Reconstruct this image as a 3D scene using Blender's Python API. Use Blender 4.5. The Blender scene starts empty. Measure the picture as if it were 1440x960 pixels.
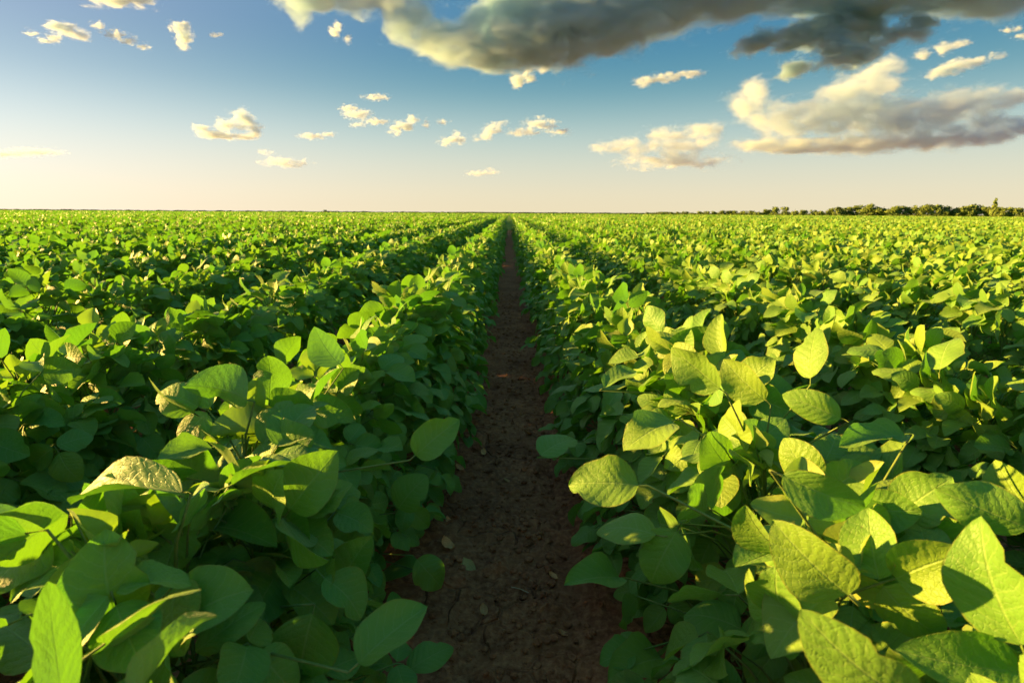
import bpy, math, random
import numpy as np
from mathutils import Vector, Matrix, Euler

random.seed(7)
RNG = np.random.default_rng(7)
R = math.radians
scene = bpy.context.scene
COL = scene.collection

# ------------------------------------------------------------------ camera
CAM_H = 0.93
F_PX = 800.0                      # focal length in photograph pixels (1440 wide)
PITCH = math.atan(180.0 / F_PX)
YAW = R(-0.40)
cam_d = bpy.data.cameras.new("camera")
cam = bpy.data.objects.new("camera", cam_d)
COL.objects.link(cam)
cam_d.sensor_width = 36.0
cam_d.lens = 36.0 * F_PX / 1440.0
cam_d.clip_start = 0.02
cam_d.clip_end = 60000.0
cam.location = (-0.025, 0.0, CAM_H)
CAM_ROT = Euler((math.pi / 2 - PITCH, 0, YAW), 'XYZ').to_matrix() @ Matrix.Rotation(R(0.38), 3, 'Z')
cam.rotation_euler = CAM_ROT.to_euler()
cam_d.dof.use_dof = True
cam_d.dof.focus_distance = 1.3
cam_d.dof.aperture_fstop = 8.0
scene.camera = cam

# ------------------------------------------------------------------ sky, sun, exposure
SUN_EL, SUN_AZ = R(9.5), R(-78.0)      # azimuth from the viewing direction, negative is left
world = bpy.data.worlds.new("World")
scene.world = world
world.use_nodes = True
wn = world.node_tree
wn.nodes.clear()
w_sky = wn.nodes.new("ShaderNodeTexSky")
w_sky.sky_type = 'NISHITA'
w_sky.sun_disc = False
w_sky.sun_elevation = SUN_EL
w_sky.sun_rotation = SUN_AZ
w_sky.altitude = 100.0
w_sky.air_density = 1.0
w_sky.dust_density = 1.6
w_sky.ozone_density = 3.0
w_bg = wn.nodes.new("ShaderNodeBackground")
w_bg.inputs["Strength"].default_value = 0.15
w_out = wn.nodes.new("ShaderNodeOutputWorld")
# deep clear blue above, a pale warm band of dusty air all round the horizon
def wnode(kind, **kw):
    nd = wn.nodes.new("ShaderNode" + kind)
    for k_, v_ in kw.items(): setattr(nd, k_, v_)
    return nd
w_hs = wnode("HueSaturation"); w_hs.inputs["Saturation"].default_value = 1.12
w_hs.inputs["Value"].default_value = 1.0
wn.links.new(w_sky.outputs["Color"], w_hs.inputs["Color"])
w_gm = wnode("Gamma"); w_gm.inputs["Gamma"].default_value = 1.25
wn.links.new(w_hs.outputs[0], w_gm.inputs["Color"])
w_tn = wnode("Mix", data_type='RGBA', blend_type='MULTIPLY'); w_tn.inputs[0].default_value = 1.0
wn.links.new(w_gm.outputs[0], w_tn.inputs[6]); w_tn.inputs[7].default_value = (0.085, 0.205, 0.200, 1)
w_tc = wnode("TexCoord"); w_sp = wnode("SeparateXYZ")
wn.links.new(w_tc.outputs["Generated"], w_sp.inputs[0])
w_rm = wnode("ValToRGB"); w_rm.color_ramp.interpolation = 'B_SPLINE'
wn.links.new(w_sp.outputs[2], w_rm.inputs[0])
els = w_rm.color_ramp.elements
els[0].position = 0.0; els[0].color = (0.435, 0.375, 0.252, 0.92)
els[1].position = 0.45; els[1].color = (0.036, 0.122, 0.205, 0.95)
for pos_, col_ in ((0.05, (0.41, 0.37, 0.275, 0.92)), (0.12, (0.255, 0.318, 0.292, 0.92)), (0.19, (0.068, 0.172, 0.206, 0.94)), (0.27, (0.032, 0.110, 0.185, 0.95))):
    e_ = els.new(pos_); e_.color = col_
w_x3 = wnode("Mix", data_type='RGBA', blend_type='MULTIPLY'); w_x3.inputs[0].default_value = 1.0
w_x3.clamp_result = False; w_x3.inputs[7].default_value = (2.85, 2.85, 2.85, 1)
wn.links.new(w_rm.outputs["Color"], w_x3.inputs[6])
w_mx = wnode("Mix", data_type='RGBA')
wn.links.new(w_rm.outputs["Alpha"], w_mx.inputs[0])
wn.links.new(w_tn.outputs[2], w_mx.inputs[6]); wn.links.new(w_x3.outputs[2], w_mx.inputs[7])
w_dot = wnode("VectorMath", operation='DOT_PRODUCT')
wn.links.new(w_tc.outputs["Generated"], w_dot.inputs[0])
w_dot.inputs[1].default_value = (math.sin(SUN_AZ) * math.cos(SUN_EL), math.cos(SUN_AZ) * math.cos(SUN_EL), math.sin(SUN_EL))
w_p = wnode("Math", operation='POWER', use_clamp=True)
w_cl = wnode("Math", operation='MAXIMUM'); wn.links.new(w_dot.outputs["Value"], w_cl.inputs[0]); w_cl.inputs[1].default_value = 0.0
wn.links.new(w_cl.outputs[0], w_p.inputs[0]); w_p.inputs[1].default_value = 2.5
w_gl = wnode("Mix", data_type='RGBA', blend_type='ADD'); w_gl.clamp_result = False
wn.links.new(w_p.outputs[0], w_gl.inputs[0])
wn.links.new(w_mx.outputs[2], w_gl.inputs[6]); w_gl.inputs[7].default_value = (0.58, 0.40, 0.46, 1)
wn.links.new(w_gl.outputs[2], w_bg.inputs["Color"])
wn.links.new(w_bg.outputs[0], w_out.inputs[0])

sun_dir = Vector((math.sin(SUN_AZ) * math.cos(SUN_EL), math.cos(SUN_AZ) * math.cos(SUN_EL), math.sin(SUN_EL)))
sun_d = bpy.data.lights.new("sun", 'SUN')
sun_d.energy = 4.7
sun_d.angle = R(0.53)
sun_d.color = (1.0, 0.585, 0.155)
sun = bpy.data.objects.new("sun", sun_d)
COL.objects.link(sun)
sun.location = (-20, 10, 15)
sun.rotation_euler = sun_dir.to_track_quat('Z', 'Y').to_euler()

scene.view_settings.view_transform = 'Standard'
scene.view_settings.look = 'None'
scene.view_settings.gamma = 1.0
scene.view_settings.exposure = 2.32
scene.view_settings.use_curve_mapping = False
scene.render.engine = 'CYCLES'
cy = scene.cycles
cy.use_denoising = True
cy.use_adaptive_sampling = True
cy.adaptive_threshold = 0.03
cy.max_bounces = 8
cy.diffuse_bounces = 4
cy.glossy_bounces = 2
cy.transmission_bounces = 4
cy.transparent_max_bounces = 16
cy.volume_bounces = 6
cy.caustics_reflective = False
cy.caustics_refractive = False


# ------------------------------------------------------------------ helpers
def at(px, py, depth):
    """photograph pixel + distance along the viewing axis -> point in the place"""
    v = Vector(((px - 720) / F_PX * depth, -(py - 480) / F_PX * depth, -depth))
    return CAM_ROT @ v + cam.location


def tag(o, label=None, cat=None, group=None, kind=None):
    if label: o["label"] = label
    if cat: o["category"] = cat
    if group: o["group"] = group
    if kind: o["kind"] = kind
    return o


def link(name, data, parent=None, mw=None):
    o = bpy.data.objects.new(name, data)
    COL.objects.link(o)
    if parent is not None:
        o.parent = parent
    if mw is not None:
        o.matrix_local = mw
    return o


def np_mesh(name, V, F, mat, attrs=None, smooth=True):
    """V (n,3), F (m,3|4) -> mesh; attrs {name: (n,) or (n,3)} on points"""
    V = np.asarray(V, np.float32); F = np.asarray(F, np.int32)
    me = bpy.data.meshes.new(name)
    k = F.shape[1]
    me.vertices.add(len(V)); me.vertices.foreach_set("co", V.ravel())
    me.loops.add(F.size); me.loops.foreach_set("vertex_index", F.ravel())
    me.polygons.add(len(F))
    me.polygons.foreach_set("loop_start", np.arange(0, F.size, k, dtype=np.int32))
    me.polygons.foreach_set("use_smooth", np.full(len(F), smooth, dtype=bool))
    for an, a in (attrs or {}).items():
        a = np.asarray(a, np.float32)
        if a.ndim == 1:
            at_ = me.attributes.new(an, 'FLOAT', 'POINT'); at_.data.foreach_set("value", a)
        else:
            at_ = me.attributes.new(an, 'FLOAT_VECTOR', 'POINT'); at_.data.foreach_set("vector", a.ravel())
    me.update(calc_edges=True)
    if mat is not None:
        me.materials.append(mat)
    return me


def hash3(ix, iy, iz, seed):
    h = (ix.astype(np.int64) * 374761393 + iy.astype(np.int64) * 668265263 + iz.astype(np.int64) * 2147483647 + seed * 1274126177) & 0xFFFFFFFF
    h = ((h ^ (h >> 13)) * 1274126177) & 0xFFFFFFFF
    h = ((h ^ (h >> 16)) * 2246822519) & 0xFFFFFFFF
    return ((h ^ (h >> 15)) & 0xFFFFFF) / float(0xFFFFFF) * 2 - 1


def vnoise(x, y, z, seed=0):
    xi, yi, zi = np.floor(x), np.floor(y), np.floor(z)
    fx, fy, fz = x - xi, y - yi, z - zi
    fx, fy, fz = (f * f * (3 - 2 * f) for f in (fx, fy, fz))
    out = 0
    for a in (0, 1):
        for b in (0, 1):
            for c in (0, 1):
                wgt = (fx if a else 1 - fx) * (fy if b else 1 - fy) * (fz if c else 1 - fz)
                out = out + wgt * hash3(xi + a, yi + b, zi + c, seed)
    return out


def fbm(x, y, z, octv=4, seed=0, gain=0.5, billow=False):
    s, a, t = 0, 1.0, 0.0
    for o in range(octv):
        n = vnoise(x + 17.3 * o, y - 9.1 * o, z + 5.7 * o, seed + o)
        s = s + a * ((np.abs(n) * 2 - 0.7) if billow else n); t += a
        a *= gain; x, y, z = x * 2.03, y * 2.03, z * 2.03
    return s / t


# ------------------------------------------------------------------ materials
class NT:
    def __init__(self, name):
        self.m = bpy.data.materials.new(name); self.m.use_nodes = True
        self.t = self.m.node_tree; self.t.nodes.clear()
        self.out = self.n("OutputMaterial")
    def n(self, kind, **kw):
        nd = self.t.nodes.new("ShaderNode" + kind)
        for k, v in kw.items(): setattr(nd, k, v)
        return nd
    def l(self, a, b): self.t.links.new(a, b)
    def set(self, sock, v):
        if isinstance(v, bpy.types.NodeSocket): self.l(v, sock)
        else: sock.default_value = v
    def math(self, op, a, b=0.0, c=0.0, clamp=False):
        nd = self.n("Math", operation=op, use_clamp=clamp)
        for i, v in enumerate((a, b, c)): self.set(nd.inputs[i], v)
        return nd.outputs[0]
    def ss(self, x, a, b, lo=0.0, hi=1.0):
        nd = self.n("MapRange", interpolation_type='SMOOTHSTEP')
        self.set(nd.inputs[0], x)
        for i, v in enumerate((a, b, lo, hi)): nd.inputs[i + 1].default_value = v
        return nd.outputs[0]
    def mix(self, f, a, b, mode='MIX'):
        nd = self.n("Mix", data_type='RGBA', blend_type=mode)
        self.set(nd.inputs[0], f)
        for s, v in ((nd.inputs[6], a), (nd.inputs[7], b)):
            if isinstance(v, bpy.types.NodeSocket): self.l(v, s)
            else: s.default_value = (*v, 1.0)
        return nd.outputs[2]
    def noise(self, vec, scale, detail=3.0, rough=0.55, dim='3D'):
        nd = self.n("TexNoise", noise_dimensions=dim)
        if vec is not None: self.l(vec, nd.inputs["Vector"])
        nd.inputs["Scale"].default_value = scale; nd.inputs["Detail"].default_value = detail
        nd.inputs["Roughness"].default_value = rough
        return nd.outputs["Fac"]


def leaf_material(veins=True):
    k = NT("soybean_leaf" if veins else "soybean_leaf_far")
    lc = k.n("Attribute", attribute_name="lc"); ag = k.n("Attribute", attribute_name="age")
    sep = k.n("SeparateXYZ"); k.l(lc.outputs["Vector"], sep.inputs[0])
    t, v, r0 = sep.outputs
    age = ag.outputs["Fac"]
    oi = k.n("ObjectInfo")
    rnd = k.math('FRACT', k.math('ADD', r0, oi.outputs["Random"]))
    rnd2 = k.math('FRACT', k.math('MULTIPLY', rnd, 7.31))
    rnd3 = k.math('FRACT', k.math('MULTIPLY', rnd, 23.7))
    # real leaf pigment: mature leaves deep green, young ones at the shoot tips yellower
    mature = k.mix(rnd, (0.118, 0.285, 0.034), (0.210, 0.330, 0.028))
    young = k.mix(rnd2, (0.215, 0.320, 0.036), (0.280, 0.340, 0.050))
    base = k.mix(age, mature, young)
    base = k.mix(k.ss(rnd3, 0.88, 1.0, 0.0, 0.45), base, (0.22, 0.27, 0.030))
    base = k.mix(k.ss(rnd3, 0.965, 0.995, 0.0, 0.4), base, (0.34, 0.34, 0.045))
    tcol = k.mix(rnd2, (0.150, 0.470, 0.016), (0.230, 0.530, 0.016))
    tcol = k.mix(age, tcol, (0.30, 0.56, 0.02))
    nrm = None
    if veins:
        av = k.math('ABSOLUTE', v)
        cm0 = k.n("CombineXYZ"); k.l(t, cm0.inputs[0]); k.l(k.math('MULTIPLY', v, 0.42), cm0.inputs[1]); k.l(k.math('MULTIPLY', rnd, 90.0), cm0.inputs[2])
        wob = k.math('MULTIPLY', k.math('SUBTRACT', k.noise(cm0.outputs[0], 4.0, 2.0), 0.5), 0.16)
        s = k.math('SUBTRACT', t, k.math('MULTIPLY', k.math('POWER', av, 1.15), 0.24))
        s = k.math('ADD', s, wob)
        fr = k.math('FRACT', k.math('MULTIPLY', k.math('ADD', s, 0.30), 8.0))
        dv = k.math('ABSOLUTE', k.math('SUBTRACT', fr, 0.5))          # 0 on a side vein
        lat = k.ss(dv, 0.015, 0.075, 1.0, 0.0)
        lat = k.math('MULTIPLY', lat, k.ss(av, 0.75, 1.0, 1.0, 0.0))
        mid = k.ss(av, 0.015, 0.055, 1.0, 0.0)
        vein = k.math('MAXIMUM', k.math('MULTIPLY', lat, 0.75), mid)
        cmb = k.n("CombineXYZ"); k.l(k.math('MULTIPLY', t, 1.0), cmb.inputs[0])
        k.l(k.math('MULTIPLY', v, 0.42), cmb.inputs[1]); k.l(k.math('MULTIPLY', rnd, 40.0), cmb.inputs[2])
        vor = k.n("TexVoronoi", feature='DISTANCE_TO_EDGE'); vor.inputs["Scale"].default_value = 17.0
        k.l(cmb.outputs[0], vor.inputs["Vector"])
        net = k.ss(vor.outputs["Distance"], 0.0, 0.12, 1.0, 0.0)
        blot = k.noise(cmb.outputs[0], 5.0, 3.0)
        base = k.mix(k.ss(blot, 0.35, 0.75, 0.0, 0.32), base, (0.170, 0.300, 0.035))
        base = k.mix(k.math('MULTIPLY', net, 0.20), base, (0.13, 0.26, 0.03))
        base = k.mix(k.math('MULTIPLY', vein, 0.50), base, (0.30, 0.46, 0.110))
        rim = k.ss(av, 0.93, 0.995)
        base = k.mix(k.math('MULTIPLY', rim, 0.55), base, (0.24, 0.21, 0.035))
        # small brown specks on a few leaves
        spk = k.noise(cmb.outputs[0], 21.0, 2.0)
        spots = k.math('MULTIPLY', k.ss(spk, 0.70, 0.76), k.ss(rnd2, 0.55, 0.8))
        base = k.mix(k.math('MULTIPLY', spots, 0.8), base, (0.13, 0.085, 0.03))
        tcol = k.mix(k.math('MULTIPLY', vein, 0.28), tcol, (0.09, 0.20, 0.01))
        pil = k.math('MULTIPLY', k.ss(dv, 0.0, 0.5), 1.0)             # pillowed between side veins
        h = k.math('ADD', k.math('MULTIPLY', pil, 0.42), k.math('MULTIPLY', net, -0.32))
        h = k.math('SUBTRACT', h, k.math('MULTIPLY', mid, 0.8))
        h = k.math('ADD', h, k.math('MULTIPLY', blot, 1.5))
        h = k.math('MULTIPLY', h, k.math('MULTIPLY_ADD', age, -0.75, 1.0))
        bp = k.n("Bump"); bp.inputs["Strength"].default_value = 0.46; bp.inputs["Distance"].default_value = 0.0022
        k.l(h, bp.inputs["Height"]); nrm = bp.outputs[0]
    geo = k.n("NewGeometry")
    under = k.mix(0.50 if veins else 0.22, base, (0.180, 0.270, 0.085))
    base = k.mix(geo.outputs["Backfacing"], base, under)
    pb = k.n("BsdfPrincipled")
    k.l(base, pb.inputs["Base Color"])
    pb.inputs["Roughness"].default_value = 0.52
    pb.inputs["Specular IOR Level"].default_value = 0.38
    pb.inputs["Sheen Weight"].default_value = 0.05
    tr = k.n("BsdfTranslucent"); k.l(tcol, tr.inputs["Color"])
    if nrm is not None:
        k.l(nrm, pb.inputs["Normal"]); k.l(nrm, tr.inputs["Normal"])
    mx = k.n("MixShader"); mx.inputs[0].default_value = 0.31
    k.l(pb.outputs[0], mx.inputs[1]); k.l(tr.outputs[0], mx.inputs[2])
    k.l(mx.outputs[0], k.out.inputs[0])
    return k.m


def simple_material(name, c1, c2, scale, rough=0.8, bump=0.0, dist=0.01, detail=4.0):
    k = NT(name)
    tc = k.n("TexCoord")
    f = k.noise(tc.outputs["Object"], scale, detail)
    oi = k.n("ObjectInfo")
    col = k.mix(k.ss(f, 0.3, 0.7), c1, c2)
    hs = k.n("HueSaturation"); k.l(col, hs.inputs["Color"])
    k.l(k.math('ADD', k.math('MULTIPLY', oi.outputs["Random"], 0.3), 0.85), hs.inputs["Value"])
    pb = k.n("BsdfPrincipled"); k.l(hs.outputs[0], pb.inputs["Base Color"])
    pb.inputs["Roughness"].default_value = rough; pb.inputs["Specular IOR Level"].default_value = 0.2
    if bump:
        bp = k.n("Bump"); bp.inputs["Strength"].default_value = bump; bp.inputs["Distance"].default_value = dist
        k.l(f, bp.inputs["Height"]); k.l(bp.outputs[0], pb.inputs["Normal"])
    k.l(pb.outputs[0], k.out.inputs[0])
    return k.m


def soil_material():
    k = NT("dark_soil")
    geo = k.n("NewGeometry")
    p = geo.outputs["Position"]
    f1 = k.noise(p, 9.0, 5.0); f2 = k.noise(p, 60.0, 4.0, 0.65); f3 = k.noise(p, 2.2, 3.0)
    col = k.mix(k.ss(f1, 0.3, 0.72), (0.185, 0.052, 0.015), (0.360, 0.125, 0.042))
    col = k.mix(k.ss(f2, 0.35, 0.75, 0.0, 0.65), col, (0.600, 0.255, 0.100))
    col = k.mix(k.ss(f3, 0.4, 0.7, 0.0, 0.4), col, (0.120, 0.031, 0.008))
    wv = k.n("TexNoise"); wv.inputs["Scale"].default_value = 6.0; k.l(p, wv.inputs["Vector"])
    add = k.n("VectorMath", operation='MULTIPLY_ADD')
    k.l(wv.outputs["Color"], add.inputs[0]); add.inputs[1].default_value = (0.10, 0.10, 0.0); k.l(p, add.inputs[2])
    vo = k.n("TexVoronoi", feature='DISTANCE_TO_EDGE'); vo.inputs["Scale"].default_value = 9.0
    k.l(add.outputs[0], vo.inputs["Vector"])
    crack = k.ss(vo.outputs["Distance"], 0.0, 0.05, 1.0, 0.0)
    crack = k.math('MULTIPLY', crack, k.ss(k.noise(p, 3.1, 2.0), 0.45, 0.62))
    h = k.math('ADD', k.math('MULTIPLY', f1, 0.6), k.math('MULTIPLY', f2, 0.5))
    h = k.math('SUBTRACT', h, k.math('MULTIPLY', crack, 0.9))
    bp = k.n("Bump"); bp.inputs["Strength"].default_value = 0.9; bp.inputs["Distance"].default_value = 0.018
    k.l(h, bp.inputs["Height"])
    pb = k.n("BsdfPrincipled"); k.l(col, pb.inputs["Base Color"]); k.l(bp.outputs[0], pb.inputs["Normal"])
    pb.inputs["Roughness"].default_value = 0.85; pb.inputs["Specular IOR Level"].default_value = 0.25
    k.l(pb.outputs[0], k.out.inputs[0])
    return k.m


M_LEAF = leaf_material(True)
M_LEAF_FAR = leaf_material(False)
M_STEM = simple_material("soybean_stem", (0.12, 0.20, 0.035), (0.19, 0.25, 0.06), 60.0, 0.7)
M_SOIL = soil_material()
M_DRY = simple_material("dry_leaf", (0.55, 0.22, 0.07), (0.78, 0.45, 0.18), 40.0, 0.8, 0.4, 0.004)
M_DRYGREEN = simple_material("withered_leaf", (0.42, 0.32, 0.08), (0.70, 0.48, 0.18), 30.0, 0.8, 0.4, 0.004)
M_STRAW = simple_material("straw", (0.35, 0.27, 0.14), (0.48, 0.40, 0.24), 90.0, 0.7)
M_BARK = simple_material("bark", (0.05, 0.035, 0.02), (0.10, 0.07, 0.04), 8.0, 0.9)
M_CROWN = simple_material("tree_foliage", (0.105, 0.165, 0.034), (0.195, 0.250, 0.055), 0.9, 0.8)
M_FARCROP = simple_material("far_crop", (0.120, 0.230, 0.024), (0.190, 0.290, 0.030), 0.35, 0.9)
M_FARDARK = simple_material("far_dark_crop", (0.030, 0.055, 0.012), (0.055, 0.080, 0.018), 0.2, 0.9)

# ------------------------------------------------------------------ ground
ROW = 0.75
def ground_z(x, y):
    d = np.abs(((x / ROW) - np.round(x / ROW)) * ROW)          # distance to the middle of a furrow
    z = 0.022 * np.clip(d / 0.375, 0, 1) ** 2
    near = np.exp(-np.clip(y - 2.0, 0, None) / 6.0) * np.exp(-np.clip(np.abs(x) - 2.0, 0, None))
    lump = fbm(x * 9, y * 9, x * 0, 4, 11) * 0.010 + fbm(x * 26, y * 26, x * 0, 3, 21, billow=True) * 0.010
    lump = lump + np.clip(fbm(x * 14, y * 14, x * 0, 2, 31) - 0.25, 0, 1) * 0.045
    rut = -0.010 * np.exp(-((np.abs(x - 0.01) - 0.125) / 0.03) ** 2)
    return z + near * (lump + rut)

xs = np.concatenate([-np.geomspace(9000, 0.6, 60), np.arange(-0.56, 0.561, 0.008), np.geomspace(0.6, 9000, 60)])
ys = [-6000, -800, -100, -20, -5, -1.5, -0.3, 0.2, 0.5]
y = 0.5; st = 0.008
while y < 9000:
    ys.append(y + st); y += st
    if y > 2.2: st *= 1.012
ys = np.array(sorted(set(ys)))
X, Y = np.meshgrid(xs, ys)
Zg = ground_z(X, Y)
nx, ny = len(xs), len(ys)
idx = np.arange(nx * ny).reshape(ny, nx)
F = np.stack([idx[:-1, :-1], idx[:-1, 1:], idx[1:, 1:], idx[1:, :-1]], -1).reshape(-1, 4)
ground = link("ground", np_mesh("ground", np.stack([X, Y, Zg], -1).reshape(-1, 3), F, M_SOIL))
tag(ground, "dark bare soil with cracks between the soybean rows", kind="structure")

# loose crumbs of soil in the furrow (uncountable)
def ico(sub=1):
    import bmesh
    bm = bmesh.new(); bmesh.ops.create_icosphere(bm, subdivisions=sub, radius=1.0)
    V = np.array([v.co[:] for v in bm.verts]); Fa = np.array([[v.index for v in f.verts] for f in bm.faces]); bm.free()
    return V, Fa
ICV, ICF = ico(1)
n = 4000
cx = RNG.normal(0.0, 0.14, n); cyy = 0.75 + RNG.random(n) ** 1.6 * 6.0
cr = 0.0022 + 0.012 * RNG.random(n) ** 5
jit = 1 + 0.45 * (RNG.random((n, len(ICV), 1)) - 0.5)
CV = ICV[None] * jit * cr[:, None, None] * np.stack([np.ones(n), 0.8 + 0.4 * RNG.random(n), 0.65 * np.ones(n)], -1)[:, None, :]
CV = CV + np.stack([cx, cyy, ground_z(cx, cyy) + cr * 0.3], -1)[:, None, :]
CF = ICF[None] + (np.arange(n) * len(ICV))[:, None, None]
crumbs = link("soil_crumbs", np_mesh("soil_crumbs", CV.reshape(-1, 3), CF.reshape(-1, 3), M_SOIL, smooth=False))
tag(crumbs, "small loose crumbs of dark soil strewn along the furrow", "soil", kind="stuff")


# ------------------------------------------------------------------ soybean leaflets
def leaflet_arrays(nl, nw, seed, age=0.0):
    """unit leaflet: base at the origin, midrib along +Y, upper face +Z"""
    rr = random.Random(seed)
    W = rr.uniform(0.385, 0.45)
    curl = rr.uniform(0.15, 0.95) if age < 0.5 else rr.uniform(-0.3, 0.7)
    fold = rr.uniform(0.04, 0.34) if age < 0.5 else rr.uniform(0.25, 0.8)
    cup = rr.uniform(-0.30, 0.35)
    ph1, ph2 = rr.uniform(0, 6.3), rr.uniform(0, 6.3)
    wav = rr.uniform(0.03, 0.10)
    twist = rr.uniform(-0.35, 0.35)
    side = rr.uniform(-0.05, 0.05)
    V, LC = [], []
    yc, zc = 0.0, 0.0
    skew = rr.uniform(-0.10, 0.10)                       # side leaflets are a little lopsided
    bites = [(rr.choice((-1, 1)), rr.uniform(0.25, 0.8), rr.uniform(0.12, 0.34)) for _ in range(rr.choice((0, 0, 1, 1, 2)))]
    for i in range(nl + 1):
        u = i / nl
        t = (1 - math.cos(math.pi * u)) / 2 * 0.55 + u * 0.45
        if i:
            ang = -curl * ((t + tp) / 2) ** 1.2 + curl * 0.25
            yc += math.cos(ang) * (t - tp); zc += math.sin(ang) * (t - tp)
        tp = t
        w = W * max(math.sin(math.pi * min(t, 1) ** 0.78), 0.0) ** 0.66
        w = max(w, 0.012 if t < 0.5 else 0.004)
        for j in range(nw + 1):
            v = 2 * j / nw - 1
            av = abs(v)
            wv = w * (1 + skew * (1 if v > 0 else -1))
            for bs, bt, bd in bites:
                if v * bs > 0: wv *= 1 - bd * math.exp(-((t - bt) / 0.055) ** 2)
            x = v * wv * math.cos(fold * (1 - 0.3 * av))
            z = zc + av * w * math.sin(fold) - cup * (av ** 2) * w
            z += wav * av * math.sin(ph1 + t * 9 + (0 if v > 0 else 2)) * (0.3 + w) + twist * v * w * (t - 0.3) * 0.6
            V.append((x + side * math.sin(3 * t), yc, z)); LC.append((t, v, 0.0))
    F = []
    for i in range(nl):
        for j in range(nw):
            a = i * (nw + 1) + j
            F.append((a, a + 1, a + nw + 2, a + nw + 1))
    return np.array(V), np.array(F), np.array(LC)


NVAR = 14
LOD = {}          # (lod, age, variant) -> arrays
MESH = {}
for lod, (nl, nw) in {"hero": (12, 6), "mid": (6, 4), "low": (3, 2), "far": (2, 2)}.items():
    for age in (0, 1):
        for q in range(NVAR):
            LOD[lod, age, q] = leaflet_arrays(nl, nw, 100 * age + q, age)
for age in (0, 1):
    for q in range(NVAR):                                # farthest: one folded kite per leaflet
        V, Fq, LC = LOD["far", age, q]
        LOD["kite", age, q] = (V[[1, 5, 7, 3]], np.array([[0, 1, 2, 3]]), LC[[1, 5, 7, 3]])
for lod in ("hero", "mid"):
    for age in (0, 1):
        for q in range(NVAR):
            V, Fq, LC = LOD[lod, age, q]
            MESH[lod, age, q] = np_mesh("leaflet", V, Fq, M_LEAF, {"lc": LC, "age": np.full(len(V), float(age))})


def tube(P, r0, r1, sides=5):
    P = [Vector(p) for p in P]
    V, Fq = [], []
    for i, p in enumerate(P):
        d = (P[min(i + 1, len(P) - 1)] - P[max(i - 1, 0)]).normalized()
        a = d.orthogonal().normalized(); b = d.cross(a)
        r = r0 + (r1 - r0) * i / (len(P) - 1)
        for s in range(sides):
            an = 2 * math.pi * s / sides
            V.append(p + a * (r * math.cos(an)) + b * (r * math.sin(an)))
    for i in range(len(P) - 1):
        for s in range(sides):
            Fq.append((i * sides + s, i * sides + (s + 1) % sides, (i + 1) * sides + (s + 1) % sides, (i + 1) * sides + s))
    return np.array([tuple(v) for v in V]), np.array(Fq)


def frame(axis, up_hint, roll=0.0):
    y_ = axis.normalized()
    z_ = (up_hint - y_ * up_hint.dot(y_))
    if z_.length < 1e-4: z_ = y_.orthogonal()
    z_.normalize()
    x_ = y_.cross(z_)
    m = Matrix((x_, y_, z_)).transposed()
    return m @ Matrix.Rotation(roll, 3, 'Y')


def m4(m3, loc, s):
    return Matrix.Translation(loc) @ (m3 @ Matrix.Diagonal((s, s, s))).to_4x4()


def make_trifoliate(rr, node, tip, axis, nrm, size, age, spread=None):
    """one compound leaf: stalk points and three leaflet matrices"""
    mid = node.lerp(tip, 0.55) + Vector((0, 0, 0.10 * (tip - node).length))
    fr = frame(axis, nrm, rr.gauss(0, 0.28))
    ax, nz = fr.col[1].copy(), fr.col[2].copy()
    rachis = tip + ax * size * 0.22
    leaflets = []
    leaflets.append((m4(frame(ax, nz, rr.gauss(0, 0.25)), rachis, size), rr.randrange(NVAR), age))
    for sgn in (-1, 1):
        an = sgn * rr.uniform(1.05, 1.5)
        d = (Matrix.Rotation(an, 3, nz) @ ax) - nz * rr.uniform(-0.15, 0.45)
        leaflets.append((m4(frame(d, nz, rr.gauss(0, 0.30)), tip + d.normalized() * 0.004, size * rr.uniform(0.82, 0.98)), rr.randrange(NVAR), age))
    return dict(stalk=[node, mid, tip, rachis], leaflets=leaflets)


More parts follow.
